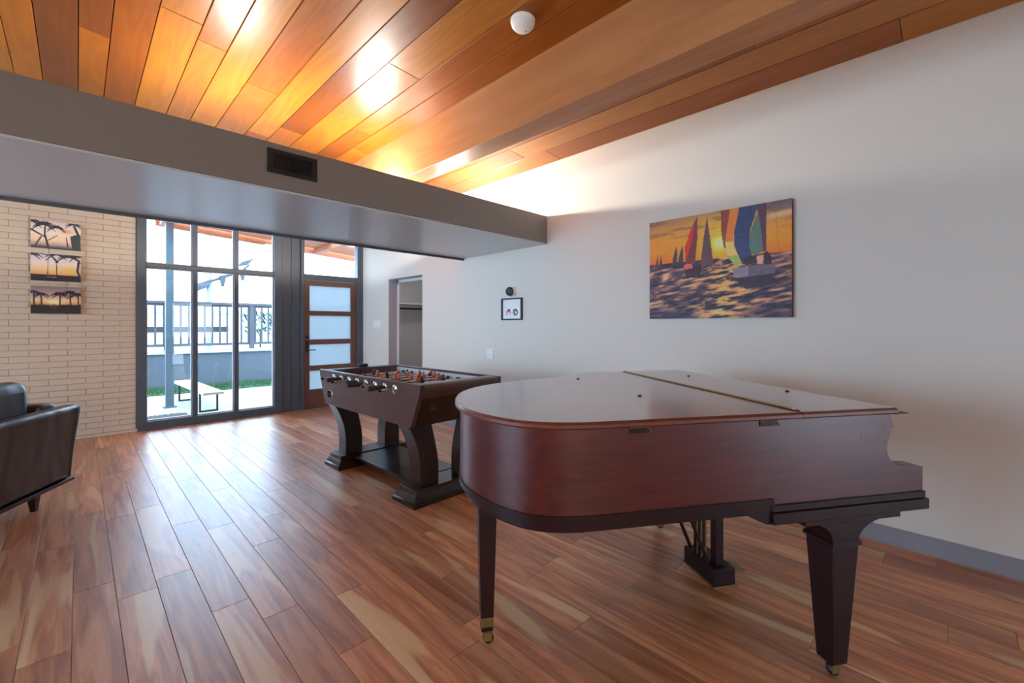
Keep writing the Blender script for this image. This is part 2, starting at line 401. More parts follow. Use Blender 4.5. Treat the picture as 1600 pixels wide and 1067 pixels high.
# brick part of the window wall
BX = .515
wall_back = empty('wall_back', (0, YB, 0), kind='structure')
MB().box(XL, BX, -.04, .12, 0, 3.75).build('mortar', 'mortar_paint', wall_back)
MB().box(BX, XR+.15, 0, .12, 2.78, 3.75).build('header', 'soffit_trim', wall_back)
MB().box(XL, BX+.012, -.075, -.03, 0, .035).build('base_course', 'brick_paint', wall_back, bevel=.004)
bh, bl = .0677, .30
g = .0025
bm_ = MB().box(-bl/2+g, bl/2-g, -.048, -.03, -bh/2+g, bh/2-g)
proto = None; rest = MB(); nb = 0
rows = int((3.6-.035)/bh)
for r_ in range(rows):
    z = .035 + (r_+.5)*bh; x = BX - bl/2 - (0 if r_ % 2 == 0 else -bl/2)
    while x > XL - .1:
        a, b = max(x-bl/2, XL), min(x+bl/2, BX)
        d = random.uniform(-.0025, .0035)
        if b - a > .02:
            if x > -.75 and z < 2.8 and nb < 300:
                if b - a > bl - .001:
                    if proto is None:
                        proto = bm_.build('brick', 'brick_paint', wall_back, bevel=.002, seg=1, loc=(x, d, z)); 
                    else: inst(proto, (x, d, z), wall_back)
                else:
                    h_ = (b-a)/2; MB().box(-h_+g, h_-g, -.048, -.03, -bh/2+g, bh/2-g).build('brick', 'brick_paint', wall_back, bevel=.002, seg=1, loc=((a+b)/2, d, z))
                nb += 1
            else: rest.box(a+g, b-g, -.052+d, -.03, z-bh/2+g, z+bh/2-g)
        x -= bl
rest.build('bricks_beyond', 'brick_paint', wall_back, kind='stuff')

# window wall: big six-light window
WT = 2.78
w1 = empty('window_1', (0, YB, 0), kind='structure')
fy0, fy1 = -.07, .06
MB().box(BX+.002, .612, fy0, fy1, 0, WT).box(2.099, 2.20, fy0, fy1, 0, WT).box(.612, 2.099, fy0, fy1, 0, .105).box(.612, 2.099, fy0, fy1, WT-.08, WT).build('frame', 'frame_paint', w1, bevel=.004)
MB().box(.612, 2.099, fy0+.02, fy1-.01, 2.065, 2.125).build('transom_bar', 'frame_paint', w1, bevel=.003)
for a, b in ((1.094, 1.144), (1.58, 1.628)):
    MB().box(a, b, fy0+.01, fy1-.005, .105, 2.065).box(a, b, fy0+.01, fy1-.005, 2.125, WT-.08).build('mullion', 'frame_paint', w1, bevel=.003)
for a, b in ((.612, 1.094), (1.144, 1.58), (1.628, 2.099)):
    for c, d in ((.105, 2.065), (2.125, WT-.08)):
        MB().box(a, b, -.004, .004, c, d).build('pane', 'window_glass', w1)
        MB().box(a, a+.014, -.018, .018, c, d).box(b-.014, b, -.018, .018, c, d).box(a+.014, b-.014, -.018, .018, c, c+.014).box(a+.014, b-.014, -.018, .018, d-.014, d).build('glazing_bead', 'jamb_grey', w1)
# blank panels between window and door
w2 = empty('trim_3', (0, YB, 0), kind='structure')
for a, b, y in ((2.202, 2.34, -.045), (2.344, 2.475, -.035)):
    MB().box(a, b, y, .06, 0, WT).build('panel', 'frame_paint', w2, bevel=.004)
# door with transom light
d1 = empty('door_1', (2.96, YB, 0), kind='structure')
ox = 2.96
MB().box(2.477-ox, 2.53-ox, -.07, .06, 0, WT).box(3.40-ox, 3.498-ox, -.07, .06, 0, WT).box(2.53-ox, 3.40-ox, -.07, .06, 2.05, 2.14).box(2.53-ox, 3.40-ox, -.07, .06, WT-.08, WT).box(2.53-ox, 3.40-ox, -.06, .06, 0, .012).build('door_frame', 'frame_paint', d1, bevel=.004)
MB().box(2.53-ox, 3.40-ox, -.004, .004, 2.14, WT-.08).build('transom_pane', 'window_glass', d1)
dl, dr = 2.535-ox, 3.395-ox
MB().box(dl, dl+.085, -.03, .015, .014, 2.045).build('stile', 'door_wood', d1, bevel=.002)
MB().box(dr-.095, dr, -.03, .015, .014, 2.045).build('stile', 'door_wood', d1, bevel=.002)
rl = [(.014, .30), (.60, .68), (1.02, 1.10), (1.485, 1.56), (1.965, 2.045)]
for a, b in rl: MB().box(dl+.085, dr-.095, -.028, .013, a, b).build('rail', 'door_wood', d1, bevel=.002)
for (a, b), (c, d) in zip(rl[:-1], rl[1:]): MB().box(dl+.085, dr-.095, -.008, .0, b, c).build('pane', 'frosted_glass', d1)
hd = MB().box(dl+.02, dl+.065, -.04, -.03, .90, 1.08).build('lock_plate', 'black_metal', d1, bevel=.002)
MB().tube((dl+.043, -.04, .935), (dl+.043, -.085, .935), .011).tube((dl+.043, -.08, .935), (dl+.16, -.08, .935), .008).build('handle', 'black_metal', hd, smooth=40)
MB().lathe([(.001, 0), (.026, 0), (.026, .012), (.018, .018), (.001, .018)], (dl+.043, -.031, 1.14), (0,-1,0)).build('deadbolt', 'black_metal', d1, smooth=40)

# ------------------------------------------------------------------ soffit vent, smoke detector, wall devices
ve = empty('air_vent', (.984, SY0, 2.36))
MB().box(-.151, .151, -.012, 0, .048, .075).box(-.151, .151, -.012, 0, -.075, -.048).box(-.151, -.115, -.012, 0, -.048, .048).box(.115, .151, -.012, 0, -.048, .048).build('frame', 'black_metal', ve, bevel=.002)
MB().box(-.115, .115, -.003, -.001, -.048, .048).build('backing', 'vent_dark', ve)
lo = MB().hexa([(-.004,-.011,-.048),(.001,-.011,-.048),(.006,-.003,-.048),(.001,-.003,-.048)], [(-.004,-.011,.048),(.001,-.011,.048),(.006,-.003,.048),(.001,-.003,.048)]).build('louver', 'steel_dark', ve, loc=(-.107, 0, 0))
for i in range(1, 15): inst(lo, (-.107 + .0153*i, 0, 0), ve)
tag(ve, 'black metal air vent with vertical louvers on the grey soffit', 'vent')

sd = empty('smoke_detector', (1.875, 1.797, zc(1.875)), 0); sd.rotation_euler = (R(180), math.atan(SL), 0)
MB().lathe([(.001, 0), (.073, 0), (.073, .014), (.069, .02), (.001, .02)], n=32).build('base', 'white_plastic', sd, smooth=40)
MB().lathe([(.001, .02), (.066, .02), (.066, .034), (.056, .045), (.03, .05), (.001, .051)], n=32).build('cover', 'white_plastic', sd, smooth=40)
MB().lathe([(.001, .05), (.006, .05), (.006, .053), (.001, .053)], (.03, 0, 0), n=10).build('indicator', 'jamb_grey', sd)
tag(sd, 'round white smoke detector on the wooden plank ceiling', 'smoke detector')

def wall_plate(y, z, wid, h, label, rockers):
    p = empty('switch_plate', (XR, y, z))
    MB().box(-.011, 0, -wid/2, wid/2, -h/2, h/2).build('plate', 'white_plastic', p, bevel=.002)
    for q in rockers:
        MB().hexa([(-.011,q-.017,-.034),(-.011,q+.017,-.034),(-.011,q+.017,.034),(-.011,q-.017,.034)], [(-.02,q-.015,-.032),(-.02,q+.015,-.032),(-.013,q+.015,.032),(-.013,q-.015,.032)]).build('rocker', 'white_plastic', p, bevel=.001)
    return tag(p, label, 'switch')
wall_plate(6.68, 1.357, .21, .118, 'white triple light switch plate between the door and the closet', (-.06, 0, .06))
wall_plate(3.885, .99, .12, .115, 'white double switch plate low on wall near the foosball table', (-.03, .03))

cm = empty('wall_camera', (XR, 3.52, 1.71))
MB().box(-.012, 0, -.055, .055, -.055, .055).build('mount_plate', 'white_plastic', cm, bevel=.006)
ax = (-1, -.25, 0); o_ = (-.012, 0, 0)
MB().lathe([(.001, 0), (.03, 0), (.05, .008), (.054, .025), (.05, .04), (.001, .042)], o_, ax, n=24).build('body', 'white_plastic', cm, smooth=50)
MB().lathe([(.026, .0425), (.05, .0425), (.05, .05), (.042, .056), (.026, .05)], o_, ax, n=24).build('face_ring', 'black_plastic', cm, smooth=50)
MB().lathe([(.001, .0425), (.0255, .0425), (.0255, .046), (.001, .05)], o_, ax, n=16).build('lens', 'white_plastic', cm, smooth=50)
tag(cm, 'small white wall camera with round black face ring above the framed print', 'camera')

# ------------------------------------------------------------------ printed pictures (colour per vertex on a fine grid)
def vnoise(u, v, seed):
    rs = np.random.RandomState(seed); g = rs.rand(64, 64)
    iu, iv = np.floor(u).astype(int), np.floor(v).astype(int); fu, fv = u-iu, v-iv
    fu = fu*fu*(3-2*fu); fv = fv*fv*(3-2*fv)
    G = lambda a, b: g[a % 64, b % 64]
    return (G(iu,iv)*(1-fu)+G(iu+1,iv)*fu)*(1-fv) + (G(iu,iv+1)*(1-fu)+G(iu+1,iv+1)*fu)*fv
def fbm(u, v, seed, o=4): return sum(vnoise(u*2**i, v*2**i, seed+i)/2**(i+1) for i in range(o))/(1-.5**o)
def lin(c): c = np.clip(c, 0, 255)/255; return np.where(c < .04, c/12.92, ((c+.055)/1.055)**2.4)
def lerp3(t, stops):
    ps = [p for p, _ in stops]; return np.stack([np.interp(t, ps, [c[i] for _, c in stops]) for i in range(3)], -1)
def put(img, mask, col): 
    m = np.clip(mask, 0, 1)[..., None]; return img*(1-m) + np.array(col, float)*m
def inpoly(U, V, poly):
    ins = np.zeros(U.shape, bool); n = len(poly)
    for i in range(n):
        (x0, y0), (x1, y1) = poly[i], poly[(i+1) % n]
        if y0 == y1: continue
        c = ((y0 > V) != (y1 > V)) & (U < (x1-x0)*(V-y0)/(y1-y0)+x0); ins ^= c
    return ins.astype(float)
def stroke(U, V, pts, w0, w1, asp):
    m = np.zeros(U.shape); n = len(pts)-1
    for i in range(n):
        (x0, y0), (x1, y1) = pts[i], pts[i+1]; dx, dy = (x1-x0)*asp, y1-y0
        t = np.clip((((U-x0)*asp)*dx + (V-y0)*dy)/(dx*dx+dy*dy+1e-9), 0, 1)
        d = np.hypot((U-x0)*asp-t*dx, V-y0-t*dy); wd = w0+(w1-w0)*((i+t)/n)
        m = np.maximum(m, np.clip((wd-d)/.006+.5, 0, 1))
    return m
def picture(name, parent, nu, nv, fn, place, gain=1.3):
    U, V = np.meshgrid((np.arange(nu+1))/nu, (np.arange(nv+1))/nv)
    col = np.clip(lin(fn(U, V))*gain, 0, .92); vs_ = [place(u, v) for u, v in zip(U.ravel(), V.ravel())]
    W = nu+1; fs_ = [(j*W+i, j*W+i+1, (j+1)*W+i+1, (j+1)*W+i) for j in range(nv) for i in range(nu)]
    me = bpy.data.meshes.new(name); me.from_pydata(vs_, [], fs_); me.materials.append(M['print'])
    a = me.color_attributes.new('Col', 'FLOAT_COLOR', 'POINT')
    a.data.foreach_set('color', np.concatenate([col.reshape(-1, 3), np.ones((col.size//3, 1))], 1).astype(np.float32).ravel())
    o = bpy.data.objects.new(name, me); C.objects.link(o); o.parent = parent
    return o
def sail_scene(U, V):
    sky = lerp3(V/.44, [(0, (150,110,72)), (.35, (196,132,58)), (.7, (222,130,34)), (1, (206,104,26))])
    ds = np.hypot((U-.55)*1.3, V-.30)
    sky = sky*(1-np.exp(-ds/.17)[..., None]) + np.array((255,206,60.))*np.exp(-ds/.17)[..., None]
    sky = sky*(1-np.exp(-(ds/.05)**2)[..., None]) + np.array((255,246,170.))*np.exp(-(ds/.05)**2)[..., None]
    cl_ = fbm(U*5+V*3, V*26, 3); sky = put(sky, np.clip((cl_-.5)*5, 0, .8)*np.clip(1-V/.27, 0, 1)*(1-np.exp(-ds/.1)), (92,72,66))
    rt = np.clip((U-.80)/.08, 0, 1); sky = put(sky, rt*np.clip(1-V/.16, 0, 1)*.9, (88,84,92))
    sky = put(sky, rt*np.exp(-((V-.10-.03*fbm(U*9,V*3,8))/.03)**2)*.8, (226,176,130))
    wv = fbm(U*14+V*7, V*44+U*6, 21, 5); wz = (V-.44)/.56
    wat = lerp3(np.clip((wv-.28)/.5, 0, 1), [(0, (38,30,48)), (.4, (84,62,70)), (.7, (150,104,86)), (1, (214,160,112))])
    gl = np.exp(-((U-.60+.05*wz)/(.10+.10*wz))**2)*np.clip((wv-.42)*6, 0, 1); wat = put(wat, gl*.85, (250,176,92))
    wat = put(wat, np.clip((wz-.72)*2.5, 0, .55)*(1-gl), (40,38,66))
    img = np.where((V < .44)[..., None], sky, wat)
    P = lambda poly, c, im: put(im, inpoly(U, V, poly), c)
    for a, b, t in ((.05,.075,.34), (.078,.107,.345)): img = P([((a+b)/2+.008,t),(b,.465),(a,.465)], (74,44,40), img)
    img = P([(.044,.46),(.06,.46),(.06,.49),(.046,.49)], (120,40,40), img)
    for a, b, t in ((.19,.232,.27), (.236,.28,.275)): img = P([((a+b)/2+.012,t),((a+b)/2+.02,.34),(b,.47),(a,.47),(a+.006,.4)], (66,52,60), img)
    img = P([(.19,.47),(.285,.47),(.275,.505),(.2,.505)], (44,36,48), img)
    img = P([(.456,.03),(.475,.2),(.505,.5),(.408,.5),(.43,.25)], (92,66,66), img)
    img = P([(.388,.0),(.384,.25),(.368,.47),(.298,.47),(.29,.30),(.33,.15)], (108,52,54), img)
    img = P([(.365,.09),(.352,.2),(.318,.36),(.302,.44),(.288,.30),(.33,.16)], (196,44,36), img)
    img = P([(.286,.50),(.415,.485),(.41,.60),(.30,.61)], (58,36,44), img)
    img = P([(.288,.47),(.345,.465),(.35,.51),(.288,.52)], (206,98,84), img)
    img = P([(.555,0),(.625,0),(.592,.22),(.61,.38),(.575,.34),(.56,.2)], (120,52,44), img)
    for i in range(4): img = put(img, stroke(U, V, [(.575+i*.014,0),(.572+i*.01,.3)], .004, .003, 1.3)*.7, (168,84,52))
    img = P([(.617,0),(.68,0),(.645,.22),(.64,.31),(.583,.30),(.60,.16)], (232,116,52), img)
    img = P([(.583,.30),(.64,.30),(.66,.40),(.70,.50),(.655,.535),(.60,.43)], (210,176,92), img)
    img = P([(.60,.43),(.665,.43),(.70,.50),(.655,.535)], (150,160,78), img)
    img = P([(.68,0),(.80,0),(.75,.22),(.745,.36),(.77,.50),(.70,.52),(.645,.34),(.648,.2)], (52,62,96), img)
    img = P([(.79,0),(.848,0),(.852,.42),(.82,.42),(.80,.1)], (88,52,76), img)
    img = P([(.80,.08),(.815,.2),(.83,.40),(.79,.46),(.755,.42),(.742,.33),(.76,.2)], (84,112,98), img)
    img = P([(.70,.46),(.84,.44),(.84,.5),(.72,.53)], (50,40,52), img)
    img = P([(.632,.545),(.905,.525),(.90,.62),(.85,.645),(.70,.66),(.645,.63)], (96,84,96), img)
    img = P([(.632,.545),(.74,.54),(.74,.66),(.70,.66),(.645,.63)], (126,116,122), img)
    img = P([(.64,.64),(.9,.62),(.88,.72),(.72,.74)], (52,42,54), img)
    img = P([(.83,.44),(.855,.42),(.88,.47),(.885,.54),(.84,.54)], (54,34,44), img)
    img = P([(.79,.46),(.835,.45),(.83,.53),(.795,.53)], (206,150,120), img)
    img = put(img, stroke(U, V, [(.90,0),(.925,.44)], .002, .002, 1.3)*.6, (150,84,40))
    return img + (fbm(U*40, V*40, 40, 3)-.5)[..., None]*16
def palm(U, V, x, y, r, seed, n=9):
    rs = np.random.RandomState(seed); m = np.zeros(U.shape)
    for i in range(n):
        a = -math.pi*1.1 + i*math.pi*1.2/(n-1)+rs.uniform(-.1,.1); L = r*rs.uniform(.7,1.1)
        p = [(x+math.cos(a)*L*q/1.3, y+math.sin(a)*L*q*.8+.55*L*q*q) for q in (0,.35,.7,1)]
        m = np.maximum(m, stroke(U, V, p, .035*r/.3, .008, 1.3))
    return m
def palm_a(U, V):
    img = lerp3(V, [(0,(196,180,176)),(.4,(226,206,192)),(.7,(232,190,150)),(.8,(190,160,150)),(1,(110,96,92))])
    img = put(img, np.exp(-((U-.7)/.14)**2-((V-.33)/.08)**2), (230,150,100))
    D = (44,46,48)
    for a in ((.25,.12,.34,1),(.02,.05,.3,2),(.5,.2,.26,3),(.85,.03,.24,4)): img = put(img, palm(U,V,*a), D)
    for p, w0, w1 in (([(.28,.12),(.27,.5),(.34,.95)],.018,.03), ([(0,.35),(.26,.58)],.03,.02), ([(.52,.5),(.3,.75)],.012,.012), ([(.2,.6),(.08,.95)],.02,.02), ([(.86,.1),(.97,.5)],.03,.04), ([(.70,.55),(.73,.9)],.012,.02)): img = put(img, stroke(U,V,p,w0,w1,1.3), D)
    img = put(img, inpoly(U,V,[(.78,.5),(.88,.42),(1,.4),(1,1),(.82,.98)]), (52,58,60))
    return put(img, np.clip((V-.86-.06*fbm(U*8,V*2,5))*14,0,1)*.85, (62,58,58))
def palm_b(U, V):
    img = lerp3(V, [(0,(190,178,186)),(.35,(222,200,190)),(.6,(232,184,130)),(.76,(226,150,90)),(1,(120,80,60))])
    img = put(img, np.exp(-((U-.75)/.16)**2-((V-.6)/.12)**2)*.9, (246,178,80))
    D = (46,40,46)
    for a in ((.03,.05,.25,6),(.5,.0,.3,7),(.75,.05,.34,8),(.95,.02,.3,9)): img = put(img, palm(U,V,*a), D)
    for p, w0, w1 in (([(.1,0),(.4,.06),(.52,.3)],.01,.03), ([(.34,.05),(.33,.75)],.005,.012), ([(.5,.2),(.51,.78)],.006,.014), ([(.96,.2),(.93,.6),(.98,.8)],.035,.03)): img = put(img, stroke(U,V,p,w0,w1,1.3), D)
    img = put(img, np.clip((V-.76)*40,0,1), (40,32,42))
    return put(img, stroke(U,V,[(.32,.85),(.5,.86)],.012,.01,1.3), (140,124,130))
def palm_c(U, V):
    img = lerp3(V, [(0,(128,106,108)),(.35,(184,150,140)),(.52,(232,190,140)),(.66,(196,130,70)),(.8,(80,56,48)),(1,(34,26,30))])
    img = put(img, np.exp(-((U-.47)/.16)**2-((V-.58)/.1)**2), (255,226,170))
    D = (38,30,34)
    for a in ((.05,.22,.2,11),(.2,.3,.22,12),(.57,.28,.28,13),(.78,.2,.26,14),(.93,.28,.3,15)): img = put(img, palm(U,V,*a), D)
    for x in (.06,.2,.57,.78,.94): img = put(img, stroke(U,V,[(x,.25),(x+.01,.8)],.02,.02,1.3), D)
    img = put(img, np.clip((fbm(U*9,V*3,17)*.3+V-.86)*14,0,1)*(1-.6*np.exp(-((U-.45)/.1)**2)), D)
    return put(img, inpoly(U,V,[(0,.7),(1,.66),(1,1),(0,1)])*(1-.7*np.exp(-((U-.45)/.09)**2)), (36,28,32))
def print_d(U, V):
    img = np.ones(U.shape+(3,))*np.array((226,228,234.))
    for x, c in ((.32,(206,150,160)), (.68,(96,98,110))):
        d = np.hypot((U-x)/.16, (V-.68)/.2); n = fbm(U*14, V*14, int(x*50), 3)
        img = put(img, np.clip((1-d)*8,0,1)*np.clip((n-.36)*7,0,1), c)
        img = put(img, np.clip((1-d)*8,0,1)*np.clip((n-.58)*9,0,1), (52,48,60))
    return img
cv = empty('canvas_print', (XR, 1.296, 1.385))
cw, ch, cd = 1.048, .814, .036
MB().box(-cd, -.002, -cw/2, cw/2, 0, ch).build('wrapped_frame', 'canvas_edge', cv, bevel=.003)
picture('print', cv, 250, 194, sail_scene, lambda u, v: (-cd-.0012, cw/2-u*cw, ch-v*ch), 1.55)
tag(cv, 'large canvas print of colourful sailboats at sunset hanging above the piano', 'picture')
for n_, (z, fn, lb) in enumerate(((2.197, palm_a, 'top palm beach canvas of three on the brick wall, pale sky'), (1.83, palm_b, 'middle palm beach canvas of three on the brick wall, orange horizon'), (1.463, palm_c, 'lowest palm canvas of three on the brick wall, darkest sunset'))):
    p = empty('palm_print', (-.175, YB-.055, z)); ww, hh, dd = .395, .305, .022
    MB().box(-ww/2, ww/2, -dd, 0, 0, hh).build('wrapped_frame', 'canvas_edge', p, bevel=.002)
    picture('print', p, 96, 74, fn, lambda u, v: (-ww/2+u*ww, -dd-.001, hh-v*hh))
    tag(p, lb, 'picture', 'palm beach canvases on the brick wall')
fp = empty('framed_print', (XR, 3.52, 1.388)); fw, fh = .33, .25
for b_ in ((-fw/2, fw/2, 0, .016), (-fw/2, fw/2, fh-.016, fh)): MB().box(-.022, 0, *b_).build('frame_rail', 'black_plastic', fp, bevel=.001)
for b_ in ((-fw/2, -fw/2+.018), (fw/2-.018, fw/2)): MB().box(-.022, 0, *b_, .016, fh-.016).build('frame_stile', 'black_plastic', fp, bevel=.001)
picture('print', fp, 66, 50, print_d, lambda u, v: (-.008, fw/2-.018-u*(fw-.036), fh-.016-v*(fh-.032)))
tag(fp, 'small black framed print with two animal shapes on white', 'picture')

# ------------------------------------------------------------------ hidden uplights lying on the soffit
for i, (x, pw, lb) in enumerate(((.8, .6, 'leftmost of three small uplights lying on top of the soffit'), (1.95, .85, 'middle of three small uplights lying on top of the soffit'), (2.95, .9, 'uplight on the soffit nearest the right wall'))):
    u = empty('uplight', (x, 3.9, SZ1))
    MB().lathe([(.001, 0), (.075, 0), (.075, .02), (.05, .045), (.001, .045)], n=20).build('housing', 'white_plastic', u, smooth=40)
    emit('bulb_glow_%d' % i, (1, .96, .88, 1), UPLIGHT*7*pw)
    MB().lathe([(.001, .046), (.03, .046), (.04, .075), (.036, .1), (.02, .115), (.001, .118)], n=16).build('bulb', 'bulb_glow_%d' % i, u, smooth=True)
    tag(u, lb, 'lamp', 'uplights on the soffit')
cl_ = empty('closet_fill', (4.2, 6.0, 2.45)); emit('closet_fill_glow', (1, .95, .9, 1), 9.)  # unseen lamp added to brighten the closet interior
MB().lathe([(.001, 0), (.13, 0), (.13, -.02), (.001, -.02)], n=24).build('base', 'white_plastic', cl_, smooth=40)
MB().lathe([(.001, -.02), (.12, -.02), (.115, -.05), (.08, -.08), (.001, -.09)], n=24).build('diffuser', 'closet_fill_glow', cl_, smooth=True)
tag(cl_, 'added unseen fill lamp brightening the closet', 'lamp')

# ------------------------------------------------------------------ grand piano   local: x = -u (u runs to the tail), y = w (bass to treble)
PA = R(33)
pt = Vector((-math.cos(PA), math.sin(PA), 0)); ps = Vector((math.sin(PA), math.cos(PA), 0))
piano = empty('grand_piano', (2.179, .152, 0), -PA)
tag(piano, 'reddish brown mahogany baby grand piano with closed lid and brass casters', 'piano')
PWD = 1.36
def smooth_poly(pts, sub=8):                       # open Catmull-Rom through points
    out = []
    for i in range(len(pts)-1):
        p0, p1, p2, p3 = (pts[max(i-1,0)], pts[i], pts[i+1], pts[min(i+2,len(pts)-1)])
        for q in range(sub):
            t = q/sub
            out.append(tuple(.5*((2*b)+(-a+c)*t+(2*a-5*b+4*c-d)*t*t+(-a+3*b-3*c+d)*t**3) for a, b, c, d in zip(p0, p1, p2, p3)))
    out.append(pts[-1]); return out
curve = smooth_poly([(1.16, 0), (1.27, .006), (1.37, .035), (1.455, .10), (1.525, .205), (1.575, .34), (1.585, .49), (1.555, .66), (1.47, .82), (1.33, .95), (1.17, 1.04), (1.02, 1.10), (.90, 1.17), (.80, 1.26), (.70, 1.33), (.58, 1.357), (.46, PWD)], 6)
def offset(poly, d):
    out = []; n = len(poly)
    for i in range(n):
        a, b = Vector(poly[max(i-1,0)]), Vector(poly[min(i+1,n-1)]); t = (b-a).normalized(); out.append((poly[i][0]+t.y*d, poly[i][1]-t.x*d))
    return out
L = lambda p, q, h: (-p, q, h)
def outline(front, off, cu=curve):
    return [(front, -off)] + offset(cu, off) + [(front, PWD+off)]
# case
MB().prism(outline(.24, 0), L, .722, 1.0).build('case', 'mahogany', piano, smooth=30)
MB().prism(outline(.535, .006), L, .700, .722).build('bead_moulding', 'mahogany_dark', piano, smooth=30)
MB().prism(outline(.545, -.02), L, .66, .70).build('bottom_rim', 'mahogany_dark', piano, smooth=30)
MB().box(-.545, -.23, 0, PWD, .699, .7225).build('case_sill', 'mahogany', piano)
# cheeks (key arms) with the scrolled front
arc = [(.034+ -.0 , .894)]
prof = [(.24, .70), (.24, 1.0), (.022, 1.0), (.006, .95), (.03, .905)] + smooth_poly([(.03, .905), (.038, .875), (.03, .84), (.005, .812), (-.03, .798), (-.06, .797)], 5)[1:] + [(-.132, .79), (-.132, .70)]
for w0 in (0, PWD-.07):
    MB().loft([[(-u, w0, z) for u, z in prof], [(-u, w0+.07, z) for u, z in prof]]).build('key_arm', 'mahogany', piano, smooth=30)
MB().box(-.545, .137, -.008, PWD+.008, .674, .70).build('arm_moulding', 'mahogany_dark', piano, bevel=.003)
MB().box(-.545, .144, -.016, PWD+.016, .634, .674).build('key_bed', 'mahogany_dark', piano, bevel=.003)
MB().loft([[(-u, w0, z) for u, z in ((.545, .634), (.565, .634), (.70, .70), (.545, .724))] for w0 in (-.004, PWD+.004)]).build('bed_wedge', 'mahogany_dark', piano)
MB().box(-.3, .06, .07, PWD-.07, .70, .80).build('keyboard_frame', 'mahogany_dark', piano)
fbp = [(.02, .80), (.05, .84), (.07, .9), (.07, .985), (.24, .985), (.24, .80)]
MB().loft([[(-u, w0, z) for u, z in fbp] for w0 in (.07, PWD-.07)]).build('fallboard', 'mahogany', piano, smooth=30)
MB().box(.06, .13, .07, PWD-.07, .70, .755).build('key_slip', 'mahogany', piano, bevel=.004)
# lid: front flap and main lid
lid_o = outline(.43, .022)
def lid_slab(name, poly, mats):
    n = MB(); inn = []
    cx_ = sum(p[0] for p in poly)/len(poly); cy_ = sum(p[1] for p in poly)/len(poly)
    def shr(d): return [(p[0]+(cx_-p[0])*d, p[1]+(cy_-p[1])*d) for p in poly]
    n.cur = 1; n.loft([[L(*p, 1.0) for p in shr(.012)], [L(*p, 1.006) for p in poly], [L(*p, 1.016) for p in poly], [L(*p, 1.024) for p in shr(.012)]], cap=False)
    m_ = len(poly); o_ = len(n.v)
    n.add([L(*p, 1.0) for p in shr(.012)], [tuple(range(m_))])
    n.cur = 0; n.add([L(*p, 1.024) for p in shr(.012)], [tuple(range(m_))])
    return n.build(name, mats, piano, smooth=35)
lid = lid_slab('lid', lid_o, ['mahogany_lid_sheen', 'mahogany_edge'])
lid_slab('lid_flap', [(.012, -.022), (.428, -.022), (.428, PWD+.022), (.012, PWD+.022)], ['mahogany_lid_sheen', 'mahogany_edge'])
MB().hexa([(-.03,-.02,1.0),(.04,-.02,1.0),(.04,PWD+.02,1.0),(-.03,PWD+.02,1.0)], [(-.03,-.02,1.012),(.036,-.02,1.004),(.036,PWD+.02,1.004),(-.03,PWD+.02,1.012)]).build('lid_lip', 'mahogany_dark', piano)
hg = MB().box(-.442, -.418, .005, PWD-.005, 1.0205, 1.0265).build('piano_hinge', 'mahogany_dark', piano)
kn = MB().tube((0,0,0), (0,.0235,0), .0042, n=8).build('knuckle', 'brass', hg, smooth=40, loc=(-.43, .02, 1.028))
for i in range(1, 50): inst(kn, (-.43, .02+.0268*i, 1.028), hg)
for u_, w_ in ((.87, 1.04), (.82, .42), (.17, 1.04), (.09, .40)):
    MB().lathe([(.001, 0), (.009, 0), (.009, .004), (.004, .008), (.001, .008)], (-u_, w_, 1.022), n=12).build('lid_button', 'black_plastic', piano, smooth=40)
for u_ in (1.05, .56):
    h_ = MB().box(-u_-.03, -u_+.03, -.004, .0, .978, .998).build('lid_hinge', 'mahogany_dark', piano, bevel=.001)
    MB().tube((-u_-.035, -.007, .999), (-u_+.035, -.007, .999), .004, n=8).tube((-u_+.035, -.006, .997), (-u_+.048, -.004, .978), .002, n=6).build('hinge_pin', 'old_brass', h_, smooth=40)
for pts in ([(.075,.952),(.075,.872)], [(.045,.968),(.046,.918)], [(.075,.962),(.046,.97)], [(.05,.912),(.042,.918),(.036,.898)], [(.155,.945),(.155,.9)]):
    mb = MB()
    for (a, b), (c, d) in zip(pts[:-1], pts[1:]): mb.tube((-a, 0, b), (-c, 0, d), .0012, n=5)
    mb.build('scratch_mark', 'scratch', piano)
